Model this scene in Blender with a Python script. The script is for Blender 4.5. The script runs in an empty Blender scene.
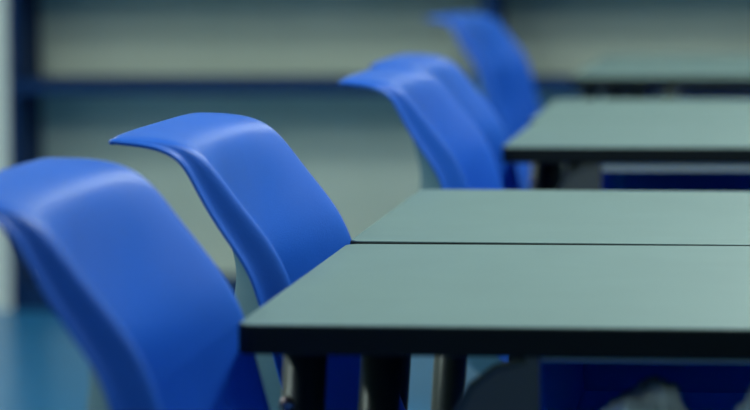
import bpy, bmesh, math, random
from mathutils import Vector, Matrix, noise
random.seed(4)
S = bpy.context.scene
COL = S.collection

# ------------------------------------------------------------------ camera
F_PX = 3000.0
n = Vector((385, 262, -F_PX)).normalized()            # world +Y seen from the camera
a = Vector((1, -.004, 0)); a.z = -(a.x*n.x + a.y*n.y)/n.z; a.normalize()
zc = a.cross(n)
R = Matrix((a, n, zc))                                # camera -> world
cam = bpy.data.cameras.new('camera')
cam.sensor_width = 36.0
cam.lens = F_PX/750*36
cam.clip_start = .05
cam.dof.use_dof = True
cam.dof.focus_distance = 2.78
cam.dof.aperture_fstop = 4.9
co = bpy.data.objects.new('camera', cam)
COL.objects.link(co)
co.matrix_world = Matrix.Translation((0, 0, 1.03)) @ R.to_4x4()
S.camera = co

# ------------------------------------------------------------------ colour management, world
S.view_settings.view_transform = 'Standard'
S.view_settings.look = 'None'
S.view_settings.gamma = 1
S.view_settings.use_curve_mapping = False
S.view_settings.exposure = 0.14
w = bpy.data.worlds.new('world'); S.world = w
w.use_nodes = True
w.node_tree.nodes['Background'].inputs[0].default_value = (.5, .62, .66, 1)
w.node_tree.nodes['Background'].inputs[1].default_value = .3

# ------------------------------------------------------------------ lamps (ceiling troffers)
LIGHTS = [(x, y) for x in (-2.5, .5, 2.6) for y in (-.6, 2.6, 5.0, 7.2)]
POWER = {-2.5: 17, .5: 34, 2.6: 8}
ROW = {-.6: .18, 2.6: 1.1, 5.0: .75, 7.2: .62}
LCOL = (.88, 1.0, .935)
for (x, y) in LIGHTS:
    l = bpy.data.lights.new('lamp', 'AREA'); l.shape = 'RECTANGLE'
    l.size = .28; l.size_y = 1.16
    l.energy = POWER[x]*ROW[y]; l.color = LCOL
    o = bpy.data.objects.new('lamp', l); COL.objects.link(o)
    o.location = (x, y, 2.90)

# ------------------------------------------------------------------ materials
def mat(name, col, rough=.5, metal=0, spec=.5, bump=0, bscale=200, var=0, vscale=6, coat=0):
    m = bpy.data.materials.new(name); m.use_nodes = True
    nt = m.node_tree; b = nt.nodes['Principled BSDF']
    b.inputs['Base Color'].default_value = (*col, 1)
    b.inputs['Roughness'].default_value = rough
    b.inputs['Metallic'].default_value = metal
    b.inputs['Specular IOR Level'].default_value = spec
    b.inputs['Coat Weight'].default_value = coat
    tc = nt.nodes.new('ShaderNodeTexCoord')
    if var:
        nz = nt.nodes.new('ShaderNodeTexNoise'); nz.inputs['Scale'].default_value = vscale
        nz.inputs['Detail'].default_value = 5
        rp = nt.nodes.new('ShaderNodeValToRGB')
        rp.color_ramp.elements[0].position = .3; rp.color_ramp.elements[1].position = .7
        rp.color_ramp.elements[0].color = (*[c*(1-var) for c in col], 1)
        rp.color_ramp.elements[1].color = (*[min(1, c*(1+var)) for c in col], 1)
        nt.links.new(tc.outputs['Object'], nz.inputs['Vector'])
        nt.links.new(nz.outputs['Fac'], rp.inputs['Fac'])
        nt.links.new(rp.outputs['Color'], b.inputs['Base Color'])
    if bump:
        n2 = nt.nodes.new('ShaderNodeTexNoise'); n2.inputs['Scale'].default_value = bscale
        bp = nt.nodes.new('ShaderNodeBump'); bp.inputs['Strength'].default_value = bump
        bp.inputs['Distance'].default_value = .001
        nt.links.new(tc.outputs['Object'], n2.inputs['Vector'])
        nt.links.new(n2.outputs['Fac'], bp.inputs['Height'])
        nt.links.new(bp.outputs['Normal'], b.inputs['Normal'])
    return m

M = dict(
    blue=mat('blue_plastic', (.018, .134, .67), .41, spec=.36, bump=.25, bscale=700, var=.05, vscale=9),
    blue_back=mat('shell_back_reflection', (.12, .24, .28), .55, bump=.2, bscale=500),  # teal reflection of the background on the blue shell, put into the colour
    laminate=mat('laminate', (.170, .256, .250), .45, spec=.3, var=.035, vscale=14, bump=.1, bscale=400),
    edge=mat('dark_edge', (.004, .007, .006), .6, spec=.2),
    edge_lip=mat('dark_underside', (.010, .014, .014), .6),
    leg=mat('desk_leg_steel', (.030, .042, .038), .35, metal=.3),
    tube=mat('chair_frame_steel', (.16, .21, .20), .35, metal=.7),
    hanger=mat('hanger_steel', (.07, .08, .07), .5, spec=.3),
    rubber=mat('rubber', (.012, .012, .013), .7),
    bolt=mat('bolt', (.35, .27, .27), .3, metal=.9),
    rim=mat('tray_rim_steel', (.45, .50, .42), .5, metal=.4),
    tray=mat('navy_tray_plastic', (.03, .16, .90), .6),
    bag=mat('pale_bag_plastic', (.46, .58, .62), .6, var=.08, vscale=20, bump=.3, bscale=60),
    navy=mat('navy_board', (.002, .030, .12), .65, spec=.2, var=.1, vscale=4),
    panel=mat('case_back_board', (.86, .97, .80), .75, var=.06, vscale=3),
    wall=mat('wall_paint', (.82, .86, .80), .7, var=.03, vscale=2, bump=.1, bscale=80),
    wall_dim=mat('low_bounce_wall', (.17, .23, .22), .8, var=.03, vscale=2),  # unseen front and right walls, toned dark to cut their bounce light
    ceil=mat('ceiling_paint', (.55, .60, .56), .8, var=.02),
    floor=mat('blue_vinyl_floor', (.020, .17, .38), .28, var=.08, vscale=3, bump=.05, bscale=60),
    fixture=mat('fixture_white', (.7, .7, .7), .5),
)
nt = M['tray'].node_tree                                 # thin plastic lets some light through
tl = nt.nodes.new('ShaderNodeBsdfTranslucent'); tl.inputs[0].default_value = (.08, .42, .72, 1)
mx = nt.nodes.new('ShaderNodeMixShader'); mx.inputs[0].default_value = .5
nt.links.new(nt.nodes['Principled BSDF'].outputs[0], mx.inputs[1]); nt.links.new(tl.outputs[0], mx.inputs[2])
nt.links.new(mx.outputs[0], nt.nodes['Material Output'].inputs[0])
lm = bpy.data.materials.new('diffuser_lit'); lm.use_nodes = True
b = lm.node_tree.nodes['Principled BSDF']
b.inputs['Emission Color'].default_value = (*LCOL, 1); b.inputs['Emission Strength'].default_value = 4
M['lit'] = lm

# ------------------------------------------------------------------ helpers
def obj(name, bm, ms, parent=None, smooth=False, loc=None):
    me = bpy.data.meshes.new(name)
    bmesh.ops.recalc_face_normals(bm, faces=bm.faces)
    bm.to_mesh(me); bm.free()
    for m in (ms if isinstance(ms, (list, tuple)) else [ms]):
        me.materials.append(m)
    if smooth:
        for p in me.polygons: p.use_smooth = True
    o = bpy.data.objects.new(name, me); COL.objects.link(o)
    if parent: o.parent = parent
    if loc: o.location = loc
    return o

def thing(name, label, cat, loc=(0, 0, 0), group=None):
    o = bpy.data.objects.new(name, None); COL.objects.link(o)
    o.location = loc; o.empty_display_size = .1
    return tag(o, label, cat, group)

def tag(o, label, cat, group=None):
    o['label'] = label; o['category'] = cat
    if group: o['group'] = group
    return o

def struct(name, bm, m, parent=None):
    o = obj(name, bm, m, parent)
    if not parent: o['kind'] = 'structure'
    return o

def box(bm, x0, x1, y0, y1, z0, z1, bev=0):
    r = bmesh.ops.create_cube(bm, size=1)
    for v in r['verts']:
        v.co = Vector(((x0+x1)/2 + v.co.x*(x1-x0), (y0+y1)/2 + v.co.y*(y1-y0), (z0+z1)/2 + v.co.z*(z1-z0)))
    if bev:
        es = {e for v in r['verts'] for e in v.link_edges}
        bmesh.ops.bevel(bm, geom=list(es), offset=bev, segments=2, affect='EDGES', profile=.5)
    return bm

def bx(*a, **k): return box(bmesh.new(), *a, **k)

def tube(bm, pts, r, seg=14, r1=None):
    """round tube through pts, closed ends"""
    pts = [Vector(p) for p in pts]; rings = []
    up = Vector((0, 1, 0))
    for i, p in enumerate(pts):
        t = (pts[min(i+1, len(pts)-1)] - pts[max(i-1, 0)]).normalized()
        s = t.cross(up)
        if s.length < .1: s = t.cross(Vector((1, 0, 0)))
        s.normalize(); u = s.cross(t)
        rr = r if r1 is None else r + (r1-r)*i/(len(pts)-1)
        rings.append([bm.verts.new(p + s*rr*math.cos(q) + u*rr*math.sin(q))
                      for q in [2*math.pi*k/seg for k in range(seg)]])
    for A, B in zip(rings, rings[1:]):
        for k in range(seg):
            bm.faces.new((A[k], A[(k+1) % seg], B[(k+1) % seg], B[k]))
    bm.faces.new(rings[0]); bm.faces.new(rings[-1])
    return bm

def arc(pts, n=6, r=.04):
    """polyline with rounded inner corners"""
    pts = [Vector(p) for p in pts]; out = [pts[0]]
    for i in range(1, len(pts)-1):
        p = pts[i]; d0 = (pts[i-1]-p); d1 = (pts[i+1]-p)
        k = min(r, d0.length*.45, d1.length*.45)
        A = p + d0.normalized()*k; B = p + d1.normalized()*k
        for j in range(n+1):
            t = j/n; out.append(A*(1-t)**2 + p*2*t*(1-t) + B*t*t)
    out.append(pts[-1]); return out

def rounded_slab(x0, x1, y0, y1, z0, z1, r, bev=.002, inset=0):
    bm = bmesh.new(); vs = []
    x0 += inset; x1 -= inset; y0 += inset; y1 -= inset
    for cx, cy, q0 in ((x1-r, y1-r, 0), (x0+r, y1-r, 90), (x0+r, y0+r, 180), (x1-r, y0+r, 270)):
        for k in range(7):
            q = math.radians(q0 + 15*k)
            vs.append(bm.verts.new((cx+r*math.cos(q), cy+r*math.sin(q), z0)))
    f = bm.faces.new(vs)
    g = bmesh.ops.extrude_face_region(bm, geom=[f])
    for v in g['geom']:
        if isinstance(v, bmesh.types.BMVert): v.co.z = z1
    if bev:
        es = [e for e in bm.edges if abs(e.verts[0].co.z-e.verts[1].co.z) < 1e-6 and not (len(e.link_faces) < 2)]
        bmesh.ops.bevel(bm, geom=es, offset=bev, segments=2, affect='EDGES', profile=.5)
    return bm

def copy_tree(o, parent=None):
    c = o.copy(); COL.objects.link(c)
    if parent: c.parent = parent
    for ch in [k for k in bpy.data.objects if k.parent == o]: copy_tree(ch, c)
    return c

# ------------------------------------------------------------------ room
X0, X1, Y0, Y1, ZT = -3.4, 4.4, -2.2, 8.64, 3.0
struct('floor', bx(X0, X1, Y0, Y1, -.06, 0), M['floor'])
struct('ceiling', bx(X0, X1, Y0, Y1, ZT, ZT+.06), M['ceil'])
struct('wall_back', bx(X0-.1, X1+.1, Y1, Y1+.1, 0, ZT), M['wall'])
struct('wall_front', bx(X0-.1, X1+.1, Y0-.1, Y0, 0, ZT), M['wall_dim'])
struct('wall_left', bx(X0-.1, X0, Y0, Y1, 0, ZT), M['wall'])
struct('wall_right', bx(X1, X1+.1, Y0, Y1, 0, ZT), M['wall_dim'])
for (x, y) in LIGHTS:
    t = thing('ceiling_light', 'frosted ceiling light panel in the %s row, %s' % ({-2.5: 'left', .5: 'middle', 2.6: 'right'}[x],
              {-.6: 'behind the camera', 2.6: 'above the nearest desks', 5.0: 'above the far desks', 7.2: 'nearest the bookcase'}[y]), 'ceiling light',
              (x, y, 2.92), 'ceiling light panels above the classroom')
    bm = bx(-.17, .17, -.61, .61, .02, .08)
    obj('housing', bm, M['fixture'], t)
    obj('diffuser', bx(-.14, .14, -.58, .58, 0, .02, bev=.004), M['lit'], t)

struct('trim_1', bx(X0, -2.1145, 8.31, Y1, 0, ZT), M['wall'])
# ------------------------------------------------------------------ bookcase at the back wall
FY, BY = 8.30, 8.62
bc = thing('bookcase', 'wide low-lit bookcase with navy shelves and grey-green back boards against the back wall', 'bookcase', (0, 8.46, 0))
def bp(name, m, *a, **k):
    o = obj(name, bx(a[0], a[1], a[2]-8.46, a[3]-8.46, a[4], a[5], **k), m, bc); return o
xl, xr = -2.092, 1.30
bp('side_panel', M['navy'], xl-.022, xl, FY, BY, 0, 1.86, bev=.003)
bp('side_panel', M['navy'], xr, xr+.035, FY, BY, 0, 1.86, bev=.003)
bp('shelf_board', M['navy'], xl, xr, FY, BY-.012, .618, .656, bev=.003)
bp('shelf_board', M['navy'], xl, xr, FY, BY-.012, .935, .973, bev=.003)
bp('shelf_board', M['navy'], xl, xr, FY, BY-.012, 1.40, 1.438, bev=.003)
bp('top_board', M['navy'], xl, xr, FY, BY-.012, 1.822, 1.86, bev=.003)
bp('plinth', M['navy'], xl, xr, FY+.02, BY-.012, 0, .075, bev=.003)
for z0, z1 in ((.656, .935), (.973, 1.40), (1.438, 1.822)):
    bp('divider', M['navy'], -.765, -.725, FY+.005, BY-.012, z0, z1, bev=.002)
xs = [xl, -1.42, -.745, -.07, .615, xr]
for z0, z1 in ((.075, .618), (.656, .935), (.973, 1.40), (1.438, 1.822)):
    for q in range(5):
        bp('back_board', M['panel'], xs[q]+.001, xs[q+1]-.001, BY-.012, BY, z0, z1)

# ------------------------------------------------------------------ chair
# profile of the side edge: (x, z, concavity, flange depth, half width)
PROF = [(.205, .405, .004, .010, .185), (.200, .432, .006, .014, .190), (.175, .448, .010, .020, .195),
        (.10, .450, .022, .024, .198), (-.02, .446, .032, .024, .200), (-.14, .440, .042, .024, .200),
        (-.215, .443, .052, .024, .199), (-.270, .462, .062, .024, .198), (-.302, .500, .070, .024, .198),
        (-.330, .550, .098, .027, .198), (-.352, .605, .112, .027, .198), (-.370, .660, .113, .028, .198),
        (-.381, .705, .099, .028, .198), (-.392, .745, .080, .028, .198), (-.402, .768, .073, .027, .197),
        (-.416, .789, .063, .026, .197), (-.441, .819, .046, .023, .197),
        (-.462, .848, .027, .018, .196),
        (-.482, .863, .012, .010, .196), (-.508, .8685, .005, .0045, .195), (-.535, .8690, .001, .002, .194),
        (-.546, .8690, 0, .001, .193), (-.551, .8670, 0, .000, .192), (-.552, .863, 0, 0, .191)]
def shell_bm():
    bm = bmesh.new(); rows = []
    N = len(PROF)
    for i, (x, z, c, fl, W) in enumerate(PROF):
        p0 = PROF[max(i-1, 0)]; p1 = PROF[min(i+1, N-1)]
        t = Vector((p1[0]-p0[0], 0, p1[1]-p0[1])).normalized()
        nn = Vector((t.z, 0, -t.x))                      # towards the sitter
        top = max(0, (z-.84)/.03) if x < -.4 else 0
        sec = []
        sec += [(-(W+.007), -fl-.002), (-(W+.0015), -fl), (-W, -fl*.55), (-(W-.0015), -.003), (-(W-.008), 0)]
        K = 12
        for k in range(1, K):
            u = -1 + 2*k/K; yy = u*(W-.008)
            sec.append((yy, -c*(1-abs(u)**2.2)))
        sec += [((W-.008), 0), ((W-.0015), -.003), (W, -fl*.55), ((W+.0015), -fl), ((W+.007), -fl-.002)]
        row = []
        for (yy, o) in sec:
            arch = .002*min(1, top)*(1-(yy/W)**4) if abs(yy) < W else 0
            p = Vector((x, yy, z + arch)) + nn*o
            row.append(bm.verts.new(p))
        rows.append(row)
    for A, B in zip(rows, rows[1:]):
        for k in range(len(A)-1):
            bm.faces.new((A[k], A[k+1], B[k+1], B[k]))
    return bm
def make_chair():
    t = thing('classroom_chair', 'x', 'chair', group=None)
    bm = shell_bm()
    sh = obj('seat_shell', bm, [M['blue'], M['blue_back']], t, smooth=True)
    # normals must face the sitter
    me = sh.data
    k = min(me.polygons, key=lambda p: (p.center - Vector((0, 0, .42))).length)
    if k.normal.z < 0: me.flip_normals()
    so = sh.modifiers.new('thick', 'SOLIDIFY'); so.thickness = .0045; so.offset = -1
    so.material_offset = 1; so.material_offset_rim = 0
    ss = sh.modifiers.new('smooth', 'SUBSURF'); ss.levels = 1; ss.render_levels = 2
    for s in (-1, 1):
        f = obj('side_frame', tube(bmesh.new(), arc([(.15, s*.155, .398), (-.20, s*.155, .392), (-.262, s*.150, .415), (-.300, s*.135, .50)], r=.05), .0105),
                M['tube'], t, True)
        lg = obj('leg', tube(bmesh.new(), arc([(.10, s*.155, .392), (.15, s*.172, .30), (.20, s*.20, .02)], r=.03), .011), M['tube'], t, True)
        obj('foot_cap', tube(bmesh.new(), [(.1985, s*.1995, .032), (.2035, s*.201, .0)], .0145), M['rubber'], lg, True)
        lg = obj('leg', tube(bmesh.new(), arc([(-.16, s*.155, .390), (-.20, s*.170, .30), (-.29, s*.20, .02)], r=.03), .011), M['tube'], t, True)
        obj('foot_cap', tube(bmesh.new(), [(-.286, s*.1995, .032), (-.295, s*.201, .0)], .0145), M['rubber'], lg, True)
    for x in (.08, -.17):
        obj('cross_bar', tube(bmesh.new(), [(x, -.155, .386), (x, .155, .386)], .009), M['tube'], t, True)
    return t
chair0 = make_chair()
# (x shift, y centre, turn, z lift, label)
CH = [(.004, 2.090, 1.2, 'blue plastic classroom chair nearest the camera, beside the front corner of the closest desk'),
      (.000, 2.700, 0, 'blue plastic chair in sharp focus, curled lip, beside the seam of the near desks'),
      (.045, 3.790, 0, 'blurred blue chair in the middle distance, in front of its overlapping twin'),
      (.022, 4.265, 0, 'blurred blue classroom chair mostly hidden behind another, left of the far desks'),
      (-.176, 6.840, -8, 'farthest and blurriest blue classroom chair, highest in the picture, against the bookcase')]
for i, (dx, yc, rz, lab) in enumerate(CH):
    c = chair0 if i == 0 else copy_tree(chair0)
    c.location = (dx, yc, 0); c.rotation_euler.z = math.radians(rz)
    c['label'] = lab; c['group'] = 'blue classroom chairs along the desks'

# ------------------------------------------------------------------ desks
DW, DD = .50, .607                                        # x size, y size
def make_desk(legs, tray_x=.222, rim_h=.0025):
    t = thing('school_desk', 'x', 'desk')
    zt = .75
    tp = obj('tabletop', rounded_slab(0, DW, 0, DD, zt-.0225, zt-.0008, .014, .0015), M['edge'], t)
    obj('laminate_surface', rounded_slab(0, DW, 0, DD, zt-.0009, zt, .014, 0, inset=.0012), M['laminate'], tp)
    for sx, lx in ((-1, .034), (1, DW-.034)):
        for q, ly in enumerate(legs):
            lx2 = lx - sx*.044*q
            lg = obj('leg', tube(bmesh.new(), [(lx2, ly, zt-.0225), (lx2+sx*.045, ly, .045)], .0175, 16), M['leg'], t, True)
            obj('bracket', bx(lx2-.026, lx2+.026, ly-.026, ly+.026, zt-.028, zt-.0225, bev=.001), M['leg'], lg)
            if q == 0: obj('bolt', tube(bmesh.new(), [(lx2+sx*.014, ly-.020, zt-.077), (lx2+sx*.014, ly-.008, zt-.077)], .006, 10), M['bolt'], lg, True)
        fx = lx + sx*.039
        ft = obj('foot_bar', bx(fx-.019, fx+.019, .03, DD-.03, .012, .048, bev=.006), M['leg'], t)
        for ly in (.05, DD-.05):
            obj('foot_pad', bx(fx-.016, fx+.016, ly-.018, ly+.018, 0, .012), M['rubber'], ft)
    # open-fronted book tray under the top
    a0, a1, b0, b1, z0, z1 = tray_x, DW-.035, .008, DD-.04, .615, .7275
    bm = bmesh.new()
    box(bm, a0, a0+.004, b0, b1, z0, z1); box(bm, a1-.004, a1, b0, b1, z0, z1)
    box(bm, a0+.004, a1-.004, b0, b1, z0, z0+.004); box(bm, a0+.004, a1-.004, b1-.004, b1, z0+.004, z1)
    tr = obj('book_tray', bm, M['tray'], t)
    obj('tray_rim', bx(a0+.005, a1+.004, .0035, .0078, z1-.0005-rim_h, z1-.0005, bev=.001), M['rim'], tr)
    edge = [(a0-.068, z0), (a0-.065, z0+.045), (a0-.058, z0+.070), (a0-.046, z0+.092), (a0-.028, z0+.106), (a0-.006, zt-.0225)]
    bm = bmesh.new()
    f = bm.faces.new([bm.verts.new((x, .0015, z)) for x, z in edge + [(a0+.0045, zt-.0225), (a0+.0045, z0)]])
    g = bmesh.ops.extrude_face_region(bm, geom=[f])
    bmesh.ops.translate(bm, verts=[v for v in g['geom'] if isinstance(v, bmesh.types.BMVert)], vec=(0, .004, 0))
    obj('tray_hanger', bm, M['hanger'], tr)
    obj('hanger_arm', tube(bmesh.new(), [(x, .0035, z-.002) for x, z in edge], .0035), M['leg'], tr, True)
    return t
desk0 = make_desk((.131, .268))
desk1 = make_desk((DD-.268, DD-.131), .135, .011)   # the same desk turned round
DK = [(-.386, 2.184, 0, 0, 'pale grey-green topped school desk nearest the camera, its dark front edge facing us'),
      (-.388, 2.796, .0020, .0040, 'grey-green school desk pushed against the back of the nearest one, behind the seam'),
      (-.356, 4.150, 0, 0, 'blurred grey-green desk with a dark front corner beside the overlapping chairs'),
      (-.366, 4.794, 0, 0, 'blurred grey-green desk, rear one of the far pair, in front of the dark band'),
      (-.395, 6.350, 0, 0, 'most distant visible desk, its front a dark horizontal band under the bookcase'),
      (-.390, 6.965, 0, 0, 'last grey desk before the bookcase, behind the dark band of the desk in front')]
for i, (x, y, dz, ry, lab) in enumerate(DK):
    d = {0: desk0, 2: desk1}.get(i) or copy_tree(desk1 if i == 5 else desk0)
    d.location = (x, y, dz); d.rotation_euler = (0, ry, 0)
    if i in (2, 3): d.scale.y = 1.055
    d['label'] = lab; d['group'] = 'grey-green topped school desks in a row'

# ------------------------------------------------------------------ crumpled bags in the near desk's tray
def bag(seed, loc, sx, sy, sz, label):
    bm = bmesh.new()
    bmesh.ops.create_icosphere(bm, subdivisions=5, radius=1)
    for v in bm.verts:
        p = v.co.normalized()
        q = p*1.6 + Vector((seed*7.1, 3, 1))
        r = 1 + .22*noise.noise(q) + .16*abs(noise.noise(q*2.3)) + .05*noise.noise(q*6)
        p = p*r
        v.co = Vector((p.x*sx, p.y*sy, max(-.62, p.z)*sz + .62*sz))
    o = obj('crumpled_bag', bm, M['bag'], None, True); o.location = loc
    return tag(o, label, 'bag', 'crumpled bags in the desk tray')
bag(1, (-.080, 2.232, .620), .038, .06, .050, 'larger crumpled pale bag in the tray under the nearest desk, on the left')
bag(2, (.012, 2.230, .620), .034, .06, .048, 'smaller crumpled pale bag under the nearest desk, at the picture edge on the right')
